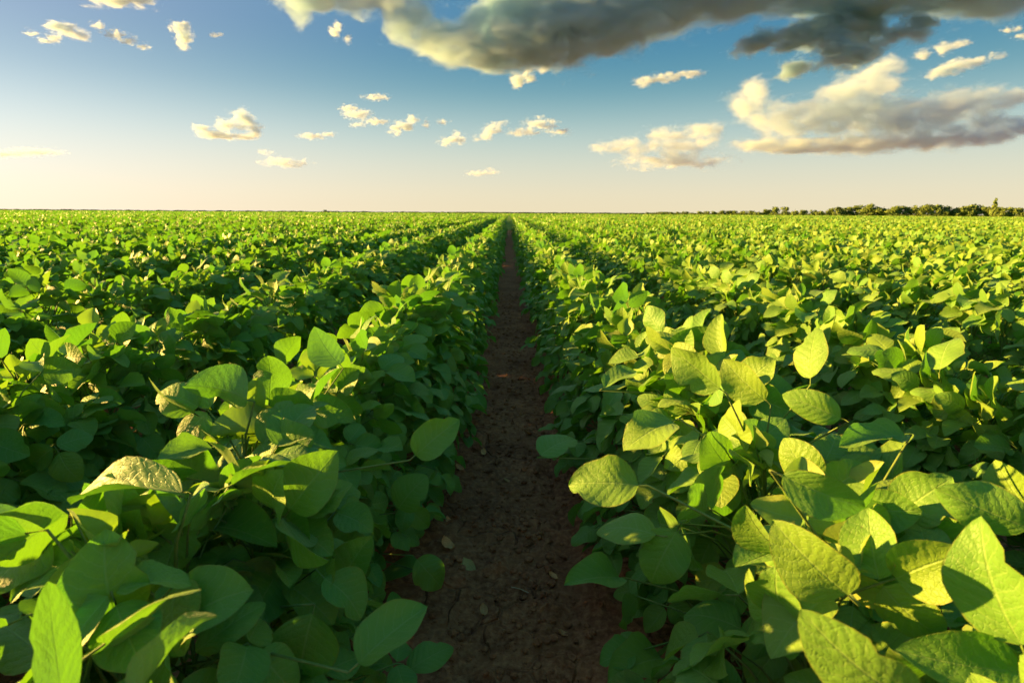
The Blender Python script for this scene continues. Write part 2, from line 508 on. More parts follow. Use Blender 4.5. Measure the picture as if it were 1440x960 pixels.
def make_plant(seed):
    rr = random.Random(seed)
    H = rr.uniform(0.47, 0.54)
    bend = Vector((rr.uniform(-0.05, 0.05), rr.uniform(-0.06, 0.06), 0))
    stem = [Vector((0, 0, -0.02)), Vector((0, 0, H * 0.35)) + bend * 0.3, Vector((0, 0, H * 0.7)) + bend * 0.7, Vector((0, 0, H)) + bend]
    def on(z):
        return Vector((0, 0, z)) + bend * (z / H)
    leaves = []
    nlv = 40
    a0 = rr.uniform(0, 6.28)
    for i in range(nlv):
        q = i / (nlv - 1)
        z = 0.045 + (H - 0.055) * q ** 0.92
        az = a0 + i * 2.3999 + rr.gauss(0, 0.3)
        out = Vector((math.cos(az), math.sin(az) * 0.85, 0))
        # lean the fan of leaves across the row, as a hedge-like row does
        out.x += 0.35 * (1 if out.x > 0 else -1); out.normalize()
        node = on(z)
        if q < 0.35:
            L = rr.uniform(0.14, 0.245); el = R(rr.uniform(4, 32)); ae = R(rr.gauss(-38, 17)); size = rr.uniform(0.060, 0.080)
        elif q < 0.72:
            L = rr.uniform(0.13, 0.210); el = R(rr.uniform(24, 52)); ae = R(rr.gauss(-36, 20)); size = rr.uniform(0.066, 0.089)
        else:
            L = rr.uniform(0.07, 0.15); el = R(rr.uniform(45, 74)); ae = R(rr.gauss(-4, 34)); size = rr.uniform(0.068, 0.091)
        tip = node + (out * math.cos(el) + Vector((0, 0, 1)) * math.sin(el)) * L
        tip.z = min(tip.z, 0.60)
        # the row is mounded: broad near the soil, narrow along its crest
        wmax = float(np.interp(tip.z, (0.05, 0.22, 0.42, 0.60), (0.215, 0.245, 0.155, 0.05))) * rr.uniform(0.75, 1.10)
        tip.x = max(-wmax, min(wmax, tip.x))
        axis = out * math.cos(ae) + Vector((0, 0, 1)) * math.sin(ae)
        nrm = Vector((0, 0, 1)) + out * 0.8 + Vector((rr.gauss(0, 0.22), rr.gauss(0, 0.22), 0))
        # the upper leaves turn their faces to the light, some stand almost on edge
        turn = max(0.0, (q - 0.4) / 0.6) * rr.uniform(0.5, 2.0)
        nrm = nrm + sun_dir * turn * 1.3 + Vector((rr.gauss(0, 0.35), rr.gauss(-0.15, 0.35), 0)) * turn
        if q >= 0.6 and rr.random() < 0.45:
            nrm = Vector((-1.0, rr.uniform(-1.0, 0.5), rr.uniform(0.1, 0.8)))
            axis = axis + Vector((0, 0, rr.uniform(0.3, 1.1)))
        leaves.append(make_trifoliate(rr, node, tip, axis, nrm, size, 0))
    # the shoot tip: small, folded young leaves
    top = stem[-1]
    for i in range(3):
        az = rr.uniform(0, 6.28)
        out = Vector((math.cos(az), math.sin(az), 0))
        tip = top + out * rr.uniform(0.01, 0.04) + Vector((0, 0, rr.uniform(0.03, 0.09)))
        axis = out * rr.uniform(0.2, 0.8) + Vector((0, 0, rr.uniform(0.5, 1.2)))
        leaves.append(make_trifoliate(rr, top, tip, axis, Vector((0, 0, 1)) - out * 0.8, rr.uniform(0.034, 0.066), 1))
    return dict(stem=stem, leaves=leaves)


NPROTO = 14
PROTO = [make_plant(500 + i) for i in range(NPROTO)]
for pr in PROTO:
    V, Fq = tube(pr["stem"], 0.0045, 0.002, 5)
    pr["stem_mesh"] = np_mesh("stem", V, Fq, M_STEM)
    for lf in pr["leaves"]:
        V, Fq = tube(lf["stalk"], 0.0021, 0.0011, 4)
        lf["mesh"] = np_mesh("leaf_stalk", V, Fq, M_STEM)


def merged(pr, lod, keep=None, scale=1.0, stalks=True):
    """a whole plant (or some of its leaves) as arrays"""
    Vs, Fs, Ls, As = [], [], [], []
    off = 0
    def add(V, Fq, LC, A):
        nonlocal off
        Vs.append(V); Fs.append(Fq + off); Ls.append(LC); As.append(np.full(len(V), A)); off += len(V)
    if stalks:
        V, Fq = tube(pr["stem"], 0.0045, 0.002, 3)
        add(V, Fq, np.tile([[0.5, 0.5, 0.2]], (len(V), 1)), 0.5)
    for li, lf in enumerate(pr["leaves"]):
        for qi, (m, var, age) in enumerate(lf["leaflets"]):
            if keep is not None and not keep(li, qi): continue
            V, Fq, LC = LOD[lod, age, var]
            M = np.array(m)
            LC = LC.copy(); LC[:, 2] = RNG.random()
            c = M[:3, 3]
            add((V * scale) @ M[:3, :3].T + c, Fq, LC, float(age))
    return np.concatenate(Vs), np.concatenate(Fs), np.concatenate(Ls), np.concatenate(As)


# ------------------------------------------------------------------ where plants stand
def project(p):
    v = CAM_ROT.transposed() @ (Vector(p) - cam.location)
    d = -v.z
    if d < 0.02: return None
    return 720 + v.x / d * F_PX, 480 - v.y / d * F_PX, d


rows = [(k + 0.5) * ROW for k in range(-80, 80)]
plants = []          # x, y, rot, scale, proto, row index (…,-1 first left, +1 first right)
for rx in rows:
    k = int(round(rx / ROW - 0.5)); ridx = k + 1 if k >= 0 else k
    rr = random.Random(9000 + k)
    y = 0.16 + rr.uniform(0, 0.1) if abs(rx) < 3 else max(0.0, abs(rx) * 0.55 - 2.5) + rr.uniform(0, 0.2)
    while y < 46:
        half = y * 1.02 + 2.3
        if abs(rx) > half:
            y += 0.19; continue
        sx = rx + rr.gauss(0, 0.018) + (0.062 if rx > 0 else -0.062) * max(0.0, min(1.0, (2.3 - y) / 1.2)) * (abs(rx) < 0.5)
        plants.append((sx, y, rr.gauss(0, 0.30),
                       rr.uniform(0.88, 1.03), rr.randrange(NPROTO), ridx))
        y += rr.uniform(0.15, 0.215) * (0.72 if y < 2.0 and abs(rx) < 1.6 else 1.0)

def visible(pl):
    for dz in (0.1, 0.35, 0.6):
        q = project((pl[0], pl[1], dz))
        if q and -260 < q[0] < 1700 and q[1] < 1400: return True
    return False

vis = [p for p in plants if visible(p)]
vis.sort(key=lambda p: math.hypot(p[0], p[1]))
SINGLE = vis[:300]
single_set = set(id(p) for p in SINGLE)
REST = [p for p in plants if id(p) not in single_set]

# low foliage of mid-distance plants: too small to pick apart, one mesh per prototype
def upper(pr, li): return li >= 24
for pr in PROTO:
    V, Fq, LC, A = merged(pr, "low", keep=lambda li, qi: not upper(pr, li), stalks=False)
    pr["low_mesh"] = np_mesh("lower_foliage", V, Fq, M_LEAF_FAR, {"lc": LC, "age": A})

ORD = {1: "first", 2: "second", 3: "third", 4: "fourth", 5: "fifth", 6: "sixth", 7: "seventh", 8: "eighth", 9: "ninth", 10: "tenth", 11: "eleventh", 12: "twelfth"}
def nth(i):
    return f"{i}{'th' if 10 <= i % 100 <= 20 else {1: 'st', 2: 'nd', 3: 'rd'}.get(i % 10, 'th')}"

by_row = {}
for p in sorted(SINGLE, key=lambda p: p[1]):
    by_row.setdefault(p[5], []).append(p)
rank = {}
for ri, lst in by_row.items():
    for i, p in enumerate(lst): rank[id(p)] = i + 1

CAMV = Vector(cam.location)
n_leaf = 0
# foreground leaves one can tell apart: base and tip as seen in the photograph, breadth in the same
# pixels, the way the blade faces, and the distance; each grows from the nearest plant of its row
HERO = [
    # left row
    (165, 882, 148, 742, 108, 'c', None), (268, 722, 228, 812, 100, 'u', None), (292, 738, 388, 764, 66, 'u', None), (408, 716, 472, 634, 80, 'c', None),
    (443, 850, 362, 826, 84, 'c', None), (440, 862, 418, 966, 98, 'c', None), (275, 916, 372, 838, 56, 'u', None), (280, 706, 263, 622, 78, 'b', None),
    (256, 692, 84, 690, 64, 'u', 0.60), (252, 697, 148, 668, 30, 'b', 0.62), (92, 1000, 60, 812, 58, 'b', 0.41), (185, 990, 298, 838, 42, 'b', 0.41),
    (66, 752, -24, 832, 84, 'u', 0.62), (86, 812, 64, 732, 52, 'b', None), (348, 562, 264, 538, 64, 'b', None), (372, 608, 288, 612, 62, 'b', None),
    (474, 832, 522, 754, 62, 'c', None), (504, 932, 600, 846, 74, 'u', None), (574, 942, 640, 900, 48, 'u', 0.95), (584, 640, 646, 586, 52, 'c', None),
    (582, 802, 526, 800, 52, 'u', None), (586, 786, 626, 828, 48, 'c', None), (478, 512, 440, 462, 50, 'b', None), (396, 512, 420, 470, 40, 'b', None),
    (560, 715, 600, 668, 52, 'c', None), (470, 760, 440, 700, 56, 'c', None), (70, 930, -20, 860, 76, 'u', 0.60), (330, 690, 300, 640, 50, 'c', None),
    # right row
    (946, 592, 872, 624, 76, 's', None), (1012, 546, 942, 490, 58, 's', None), (1018, 502, 1012, 440, 42, 's', None), (1076, 562, 1014, 506, 56, 's', None),
    (1140, 532, 1142, 456, 54, 's', None), (898, 682, 792, 678, 72, 's', None), (922, 752, 833, 738, 62, 'u', None), (952, 746, 910, 826, 72, 'c', None),
    (1192, 836, 1082, 738, 104, 's', None), (1166, 836, 1074, 918, 98, 's', None), (1284, 990, 1124, 868, 116, 's', None), (1436, 905, 1362, 728, 118, 's', 0.46),
    (1446, 742, 1318, 690, 74, 's', 0.60), (1450, 724, 1394, 648, 84, 's', None), (1254, 684, 1276, 600, 48, 's', None), (1272, 612, 1182, 622, 48, 's', None),
    (1434, 944, 1262, 912, 86, 's', 0.47), (872, 812, 796, 814, 58, 'u', None), (1042, 884, 958, 856, 86, 'u', None), (932, 926, 856, 946, 68, 'u', None),
    (1182, 588, 1098, 556, 46, 's', None), (1322, 520, 1336, 466, 50, 's', None), (1100, 668, 1224, 720, 62, 's', None), (968, 765, 1000, 735, 60, 'c', None),
    (760, 640, 812, 610, 50, 'u', None), (850, 545, 905, 515, 46, 's', None), (930, 470, 905, 430, 38, 's', None), (1050, 700, 1040, 770, 66, 's', None),
]
def hero_frames():
    out = []
    for (bx, by, tx, ty, wpx, face, dep) in HERO:
        ln = math.hypot(tx - bx, ty - by)
        d = dep or 0.094 * F_PX / max(ln, wpx * 1.05)
        lean = {'c': 0.0, 's': 0.02, 'b': 0.01, 'u': 0.045}[face]
        B = at(bx, by, d); T = at(tx, ty, d + (lean if ty < by else -lean) * d / 0.7)
        mid = (B + T) / 2
        tocam = (CAMV - mid).normalized()
        hint = {'c': tocam + Vector((0, 0, 0.35)), 's': tocam * 0.75 + sun_dir * 0.9, 'u': Vector((0, 0, 1)) + tocam * 0.45,
                'b': sun_dir + Vector((0, 0.5, 0.1)) - tocam * 0.1}[face]
        L = (T - B).length
        fr = frame(T - B, hint)
        out.append((B, T, fr, L, wpx / F_PX * d, d, face))
    return out
HF = hero_frames()
HPROJ = [((h[0] + h[1]) / 2, project((h[0] + h[1]) / 2), max(h[3], h[4])) for h in HF]
near_pl = [p for p in SINGLE if math.hypot(p[0], p[1]) < 3.4]
HERO_OF = {}
for hi_, h in enumerate(HF):
    best = min(near_pl, key=lambda p: math.hypot(p[0] - h[0].x, p[1] - h[0].y - 0.03))
    HERO_OF.setdefault(id(best), []).append(hi_)

def hides_hero(c):
    pc = project(c)
    if pc is None: return True
    for (cw_, pp, L) in HPROJ:
        if (c - cw_).length < 0.02: return True
        rad = 0.33 * L / pp[2] * F_PX
        if pc[2] < pp[2] + 0.01 and math.hypot(pc[0] - pp[0], pc[1] - pp[1]) < rad: return True
    return False
for p in SINGLE:
    x, yy, rot, sc, pi_, ri = p
    pr = PROTO[pi_]
    root = link("soybean_plant", None)
    root.empty_display_size = 0.05
    root.location = (x, yy, 0.02)
    root.rotation_euler = (0, 0, rot)
    root.scale = (sc, sc, sc)
    side = "left" if ri < 0 else "right"
    tag(root, f"soybean plant in the {ORD.get(abs(ri), nth(abs(ri)))} row {side} of the bare furrow, {nth(rank[id(p)])} from the camera",
        "plant", "soybean plants standing in the rows")
    MW = Matrix.Translation(root.location) @ Matrix.Rotation(rot, 4, 'Z') @ Matrix.Diagonal((sc, sc, sc, 1))
    dist = math.hypot(x, yy)
    link("stem", pr["stem_mesh"], root)
    near = dist < 3.4
    lod = "hero" if dist < 1.7 else "mid"
    for li, lf in enumerate(pr["leaves"]):
        if not near and not upper(pr, li): continue
        cw = MW @ lf["leaflets"][0][0].translation
        if (cw - CAMV).length < 0.35: continue
        kept = [q for q in lf["leaflets"] if not (dist < 1.9 and hides_hero(MW @ q[0] @ Vector((0, 0.5, 0))))]
        if not kept: continue
        st = link("leaf_stalk", lf["mesh"], root)
        for (m, var, age) in kept:
            o = bpy.data.objects.new("leaflet", MESH[lod, age, var])
            COL.objects.link(o); o.parent = st; o.matrix_local = m
            n_leaf += 1
    for hi_ in HERO_OF.get(id(p), []):
        B, T, fr, L, wd, d_, face = HF[hi_]
        inv = MW.inverted()
        bl = inv @ B
        zst = max(0.05, min(0.46, bl.z - 0.10))
        node = Vector((0, 0, zst))
        V, Fq = tube([node, node.lerp(bl, 0.5) + Vector((0, 0, 0.02)), bl - (inv.to_3x3() @ fr.col[1]) * 0.012, bl], 0.0022, 0.0012, 5)
        st = link("leaf_stalk", np_mesh("leaf_stalk", V, Fq, M_STEM), root)
        age = 1 if face == 'b' and hi_ % 3 == 0 else 0
        var = (hi_ * 3 + 1) % NVAR
        Vl = LOD["hero", age, var][0]
        wx = wd / (Vl[:, 0].max() - Vl[:, 0].min())
        m = inv @ (Matrix.Translation(B) @ (fr @ Matrix.Diagonal((min(wx, L * 1.15), L, L))).to_4x4())
        o = bpy.data.objects.new("leaflet", MESH["hero", age, var])
        COL.objects.link(o); o.parent = st; o.matrix_local = m
        n_leaf += 1
    if not near:
        lo = link("lower_foliage", pr["low_mesh"], root); lo["kind"] = "stuff"
print("single plants", len(SINGLE), "leaflets", n_leaf, "farthest", max(math.hypot(p[0], p[1]) for p in SINGLE), "rest", len(REST))

# ------------------------------------------------------------------ the rest of the field: one mass
cacheB1 = [merged(pr, "low", keep=lambda li, qi: li >= 13, scale=1.1) for pr in PROTO]
cacheB1b = [merged(pr, "far", keep=lambda li, qi: li >= 23, scale=1.18, stalks=False) for pr in PROTO]
cacheB2 = [merged(pr, "kite", keep=lambda li, qi: li >= 24 and (li + qi) % 4 != 0, scale=1.45, stalks=False) for pr in PROTO]
cacheB3 = [merged(pr, "kite", keep=lambda li, qi: li >= 24 and (li + qi) % 5 < 2, scale=1.75, stalks=False) for pr in PROTO]
AV, AF, AL, AA = [], [], [], []
off = 0
def put(cache, plist):
    global off
    for q in range(NPROTO):
        V, Fq, LC, A = cache[q]
        sel = [p for p in plist if p[4] == q]
        if not sel: continue
        S = np.array([[p[0], p[1], p[2], p[3]] for p in sel])
        c, s = np.cos(S[:, 2])[:, None], np.sin(S[:, 2])[:, None]
        vx = (V[None, :, 0] * c - V[None, :, 1] * s) * S[:, 3:4] + S[:, 0:1]
        vy = (V[None, :, 0] * s + V[None, :, 1] * c) * S[:, 3:4] + S[:, 1:2]
        vz = V[None, :, 2] * S[:, 3:4] + 0.02
        AV.append(np.stack([vx, vy, vz], -1).reshape(-1, 3))
        m = len(sel)
        AF.append((Fq[None] + (np.arange(m) * len(V))[:, None, None] + off).reshape(-1, 4))
        L = np.tile(LC[None], (m, 1, 1)); L[:, :, 2] = (L[:, :, 2] + RNG.random((m, 1))) % 1.0
        AL.append(L.reshape(-1, 3)); AA.append(np.tile(A, m)); off += m * len(V)
NEARCACHE = [merged(pr, "mid") for pr in PROTO]
put(NEARCACHE, [p for p in REST if 0.75 < math.hypot(p[0] + 0.025, p[1]) < 2.6])
# the four rows along the furrow keep their low leaves, which shade its soil
cacheFull = [merged(pr, "far", scale=1.1, stalks=False) for pr in PROTO]
EDGE = [p for p in REST if abs(p[5]) <= 2 and math.hypot(p[0] + 0.025, p[1]) >= 2.6]
put(cacheFull, [p for p in EDGE if p[1] < 27])
put(cacheB1b, [p for p in EDGE if p[1] >= 27])
edge_set = set(id(p) for p in EDGE)
REST = [p for p in REST if id(p) not in edge_set]
for cache_, d0_, d1_ in ((cacheB1, 2.6, 10), (cacheB1b, 10, 17), (cacheB2, 17, 27), (cacheB3, 27, 99)):
    put(cache_, [p for p in REST if d0_ <= math.hypot(p[0] + 0.025, p[1]) < d1_])
# beyond: single leaf-sized faces strewn along the row tops
def strew(n, y0, y1, size, zc):
    global off
    yy = y0 * (y1 / y0) ** RNG.random(n)
    half = np.minimum(yy * 1.0 + 3, 420)
    xx = (RNG.random(n) * 2 - 1) * half
    xr = (np.round(xx / ROW - 0.5) + 0.5) * ROW + RNG.normal(0, 0.085, n)
    zz = zc + RNG.normal(0, 0.045, n)
    sz = size * (0.7 + 0.7 * RNG.random(n)) * (1 + yy / 400)
    a = RNG.normal(size=(n, 3)); a /= np.linalg.norm(a, axis=1)[:, None]
    b = np.cross(a, RNG.normal(size=(n, 3))); b /= np.linalg.norm(b, axis=1)[:, None]
    c = np.stack([xr, yy, zz], -1)
    q = np.stack([c - a * sz[:, None], c + b * sz[:, None] * 0.7, c + a * sz[:, None], c - b * sz[:, None] * 0.7], 1)
    AV.append(q.reshape(-1, 3)); AF.append(np.arange(n * 4).reshape(-1, 4) + off); off += n * 4
    L = np.zeros((n, 4, 3)); L[:, :, 0] = 0.5; L[:, :, 2] = RNG.random((n, 1)); AL.append(L.reshape(-1, 3))
    AA.append(np.repeat((RNG.random(n) < 0.15).astype(float), 4))
strew(90000, 45, 130, 0.085, 0.55)
strew(70000, 130, 520, 0.20, 0.52)
field = link("soybean_field", np_mesh("soybean_field", np.concatenate(AV), np.concatenate(AF), M_LEAF_FAR,
                                      {"lc": np.concatenate(AL), "age": np.concatenate(AA)}))
tag(field, "distant soybean rows merging into one green mass towards the horizon", "crop field", kind="stuff")
print("field quads", len(field.data.polygons))

# closed canopy under the far leaves
fx = np.concatenate([-np.geomspace(5000, 2, 70), np.geomspace(2, 5000, 70)])
fy = np.geomspace(33, 2600, 280)
X, Y = np.meshgrid(fx, fy)
Z = (0.36 + 0.05 * vnoise(X * 1.3, Y * 0.9, X * 0, 5) * (Y < 600)) * np.clip((Y - 33) / 16, 0, 1) - 0.01 * (Y < 33.1)
idx = np.arange(X.size).reshape(X.shape)
F = np.stack([idx[:-1, :-1], idx[:-1, 1:], idx[1:, 1:], idx[1:, :-1]], -1).reshape(-1, 4)
far = link("far_field", np_mesh("far_field", np.stack([X, Y, Z], -1).reshape(-1, 3), F, M_FARCROP))
tag(far, "flat green farmland reaching the horizon", kind="structure")


# ------------------------------------------------------------------ far tree line on the right
def crown_arrays(seed, kind):
    rr = np.random.default_rng(seed)
    lobes = []
    if kind == "poplar":
        for i in range(7): lobes.append((rr.normal(0, .05), rr.normal(0, .05), 0.25 + i * 0.105, 0.11 - 0.008 * abs(i - 3)))
    else:
        for i in range(9):
            a = rr.uniform(0, 6.28); q = rr.uniform(0.05, 0.30)
            lobes.append((q * math.cos(a), q * math.sin(a), rr.uniform(0.20, 0.80), rr.uniform(0.16, 0.24)))
    Vs, Fs = [], []
    o = 0
    for (x, y_, z, r_) in lobes:
        n_ = 70
        d = rr.normal(size=(n_, 3)); d /= np.linalg.norm(d, axis=1)[:, None]
        c = np.array([x, y_, z]) + d * (r_ * (0.55 + 0.5 * rr.random((n_, 1))))
        a = rr.normal(size=(n_, 3)); a /= np.linalg.norm(a, axis=1)[:, None]
        b = np.cross(a, d); b /= np.linalg.norm(b, axis=1)[:, None] + 1e-6
        s = 0.035 + 0.045 * rr.random((n_, 1))
        q = np.stack([c - a * s, c - b * s * .7, c + a * s, c + b * s * .7], 1)
        Vs.append(q.reshape(-1, 3)); Fs.append(np.arange(n_ * 4).reshape(-1, 4) + o); o += n_ * 4
    return np.concatenate(Vs), np.concatenate(Fs)

def trunk_arrays(seed, kind):
    rr = random.Random(seed)
    parts = [tube([(0, 0, -0.02), (0.01, 0, 0.2), (0.0, 0.01, 0.45), (0, 0, 0.8)], 0.03, 0.006, 6)]
    for i in range(5):
        a = rr.uniform(0, 6.28); z = rr.uniform(0.2, 0.45); q = 0.06 if kind == "poplar" else 0.25
        parts.append(tube([(0, 0, z), (q * .5 * math.cos(a), q * .5 * math.sin(a), z + .12), (q * math.cos(a), q * math.sin(a), z + .3)], 0.013, 0.004, 4))
    Vs, Fs, o = [], [], 0
    for V, Fq in parts:
        Vs.append(V); Fs.append(Fq + o); o += len(V)
    return np.concatenate(Vs), np.concatenate(Fs)

TREE = []
for i, kind in enumerate(["round"] * 6 + ["poplar"]):
    TREE.append((np_mesh("crown", *crown_arrays(70 + i, kind), M_CROWN, smooth=False), np_mesh("trunk", *trunk_arrays(70 + i, kind), M_BARK)))

def far_tree(px, top_px, D, width, var, name, label, group=None):
    """px: direction in the photograph, top_px: height above the horizon in photograph pixels"""
    az = math.atan((px - 720) / F_PX) - YAW
    h = (1.3 if width < 0.8 else 1.4) * top_px / F_PX * D + CAM_H
    t = link(name, None)
    t.location = (D * math.tan(az), D, 0)
    t.rotation_euler = (0, 0, random.uniform(0, 6.28))
    t.scale = (h * width, h * width, h)
    tag(t, label, "tree", group)
    link("crown", TREE[var][0], t); link("trunk", TREE[var][1], t)

prof = [(905, 2), (960, 3.5), (1000, 4.5), (1040, 4), (1085, 9), (1100, 9), (1125, 5), (1155, 9), (1185, 9), (1210, 12), (1240, 12), (1275, 10),
        (1300, 13), (1330, 12), (1370, 12), (1400, 11), (1440, 10), (1500, 11), (1560, 9)]
spots, px = [], 905.0
while px < 1540:
    spots.append(px); px += random.uniform(8, 15)
for i, px in enumerate(spots):
    tp = float(np.interp(px, [q[0] for q in prof], [q[1] for q in prof])) * random.uniform(0.82, 1.12)
    D = float(np.interp(px, [900, 1100, 1440], [760, 560, 430])) + random.uniform(-12, 12)
    far_tree(px, tp, D, random.uniform(1.1, 1.7) * (1.0 if tp > 6 else 1.6), random.randrange(6), "tree",
             f"{'low' if tp < 6 else 'rounded'} tree in the far treeline, {nth(i + 1)} from its left end", "trees along the far edge of the field")
far_tree(1378, 19.5, 440, 0.62, 6, "poplar_tree", "tallest narrow tree standing above the far treeline")
far_tree(463, 2.6, 800, 1.2, 2, "tree", "lone tiny bush on the horizon left of the furrow")
# undergrowth hedge below the trees and dark crops on the horizon
def hedge(name, px0, px1, D0, D1, h, label, mat, seed, wob=0.5):
    n_ = 260
    u = np.linspace(0, 1, n_)
    a = np.arctan((px0 + (px1 - px0) * u - 720) / F_PX) - YAW
    D = D0 + (D1 - D0) * u
    x = D * np.tan(a)
    top = h * (1 + wob * fbm(x * 0.12, x * 0, x * 0, 4, seed))
    prof_ = [(0, 0.0), (0.2, 0.55), (1.2, 0.95), (3.5, 1.0), (6, 0.9), (8, 0.5), (8.2, 0.0)]
    V = np.concatenate([np.stack([x, D + dy + 0.6 * vnoise(x * 0.4, x * 0 + dy, x * 0, seed), top * f - 0.02], -1) for dy, f in prof_])
    m = len(prof_)
    I = np.arange(n_ * m).reshape(m, n_)
    F = np.stack([I[:-1, :-1], I[:-1, 1:], I[1:, 1:], I[1:, :-1]], -1).reshape(-1, 4)
    o = link(name, np_mesh(name, V, F, mat))
    tag(o, label, "hedge", kind="stuff")
hedge("undergrowth", 900, 1560, 765, 432, 3.2, "dark scrub growing under the far treeline", M_FARDARK, 3)
hedge("distant_crop", 630, 960, 900, 800, 2.6, "low dark crop strip on the horizon right of the furrow", M_FARDARK, 4, 0.15)
hedge("distant_hedge", -120, 640, 1100, 1100, 2.4, "thin dark line of growth along the left horizon", M_FARDARK, 6, 0.5)


# ------------------------------------------------------------------ clouds
def surface_nets(S, origin, h):
    """closed surface of S<0 on a regular grid (outside everywhere on the border)"""
    nx_, ny_, nz_ = S.shape
    ins = S < 0
    cor = [(i, j, k) for i in (0, 1) for j in (0, 1) for k in (0, 1)]
    cs = (slice(0, -1), slice(1, None))
    cnt = sum(ins[cs[i], cs[j], cs[k]].astype(np.int8) for i, j, k in cor)
    act = (cnt > 0) & (cnt < 8)
    vid = np.full(act.shape, -1, np.int64)
    ci = np.argwhere(act); vid[act] = np.arange(len(ci))
    acc = np.zeros((len(ci), 3)); num = np.zeros(len(ci))
    for a in cor:
        for ax in range(3):
            if a[ax]: continue
            b = list(a); b[ax] = 1
            ia = ci + np.array(a); ib = ci + np.array(b)
            va = S[ia[:, 0], ia[:, 1], ia[:, 2]]; vb = S[ib[:, 0], ib[:, 1], ib[:, 2]]
            cr_ = (va < 0) != (vb < 0)
            t_ = np.where(cr_, va / np.where(cr_, va - vb, 1), 0)
            acc += np.where(cr_[:, None], np.array(a) + t_[:, None] * (np.array(b) - np.array(a)), 0); num += cr_
    V = (ci + acc / np.maximum(num, 1)[:, None]) * h + origin
    quads = []
    for ax in range(3):
        sl0 = [slice(None)] * 3; sl1 = [slice(None)] * 3
        sl0[ax] = slice(0, -1); sl1[ax] = slice(1, None)
        e = ins[tuple(sl0)] != ins[tuple(sl1)]
        pos = np.argwhere(e)
        o1, o2 = [d for d in range(3) if d != ax]
        ok = (pos[:, o1] > 0) & (pos[:, o2] > 0) & (pos[:, o1] < S.shape[o1] - 1) & (pos[:, o2] < S.shape[o2] - 1)
        pos = pos[ok]
        d1 = np.zeros(3, int); d1[o1] = 1; d2 = np.zeros(3, int); d2[o2] = 1
        g = lambda p: vid[p[:, 0], p[:, 1], p[:, 2]]
        q = np.stack([g(pos - d1 - d2), g(pos - d2), g(pos), g(pos - d1)], -1)
        flip = ins[pos[:, 0], pos[:, 1], pos[:, 2]]
        if ax == 1: flip = ~flip
        q[~flip] = q[~flip][:, ::-1]
        quads.append(q)
    return V, np.concatenate(quads)


def cloud_material(name, dens, P, Rr, rm, amp, nscale, seed, alb=1.0):
    k = NT(name)
    tc = k.n("TexCoord"); ob = tc.outputs["Object"]
    tot = None
    for p_, r_ in zip(P, Rr):
        nd = k.n("VectorMath", operation='MULTIPLY_ADD')
        k.l(ob, nd.inputs[0]); nd.inputs[1].default_value = tuple(1.0 / r_); nd.inputs[2].default_value = tuple(-p_ / r_)
        dt = k.n("VectorMath", operation='DOT_PRODUCT')
        k.l(nd.outputs[0], dt.inputs[0]); k.l(nd.outputs[0], dt.inputs[1])
        c_ = k.math('SUBTRACT', 1.35, dt.outputs["Value"], clamp=False)
        c_ = k.math('MAXIMUM', c_, 0.0)
        tot = k.math('MULTIPLY', c_, c_) if tot is None else k.math('MULTIPLY_ADD', c_, c_, tot)
    tot = k.math('MINIMUM', tot, 1.5)
    mp = k.n("Mapping"); mp.inputs["Location"].default_value = (seed * 3.7, seed * 1.3, seed * 2.1)
    mp.inputs["Scale"].default_value = (nscale / rm * 0.60, nscale / rm * 0.60, nscale / rm * 1.15)
    k.l(ob, mp.inputs["Vector"])
    no = k.noise(mp.outputs[0], 1.5 if len(P) > 6 else 1.1, 8.0, 0.66)
    no.node.inputs['Distortion'].default_value = 0.35
    no = k.math('MULTIPLY', k.math('SUBTRACT', no, 0.5), (9.0 if len(P) > 6 else 13.0) * amp)
    d_ = k.math('SUBTRACT', k.math('ADD', tot, no), 0.55)
    dn = k.math('MULTIPLY', k.math('POWER', k.ss(d_, 0.0, 1.9), 1.6), dens * (1.2 if len(P) > 6 else 0.75))
    pv = k.n("VolumePrincipled")
    pv.inputs["Color"].default_value = (0.75 * alb ** 1.8, 0.865 * alb, 0.93 * alb ** 0.6, 1)
    k.l(dn, pv.inputs["Density"])
    pv.inputs["Anisotropy"].default_value = 0.25
    k.l(pv.outputs[0], k.out.inputs["Volume"])
    k.m.cycles.volume_step_rate = 0.8
    return k.m

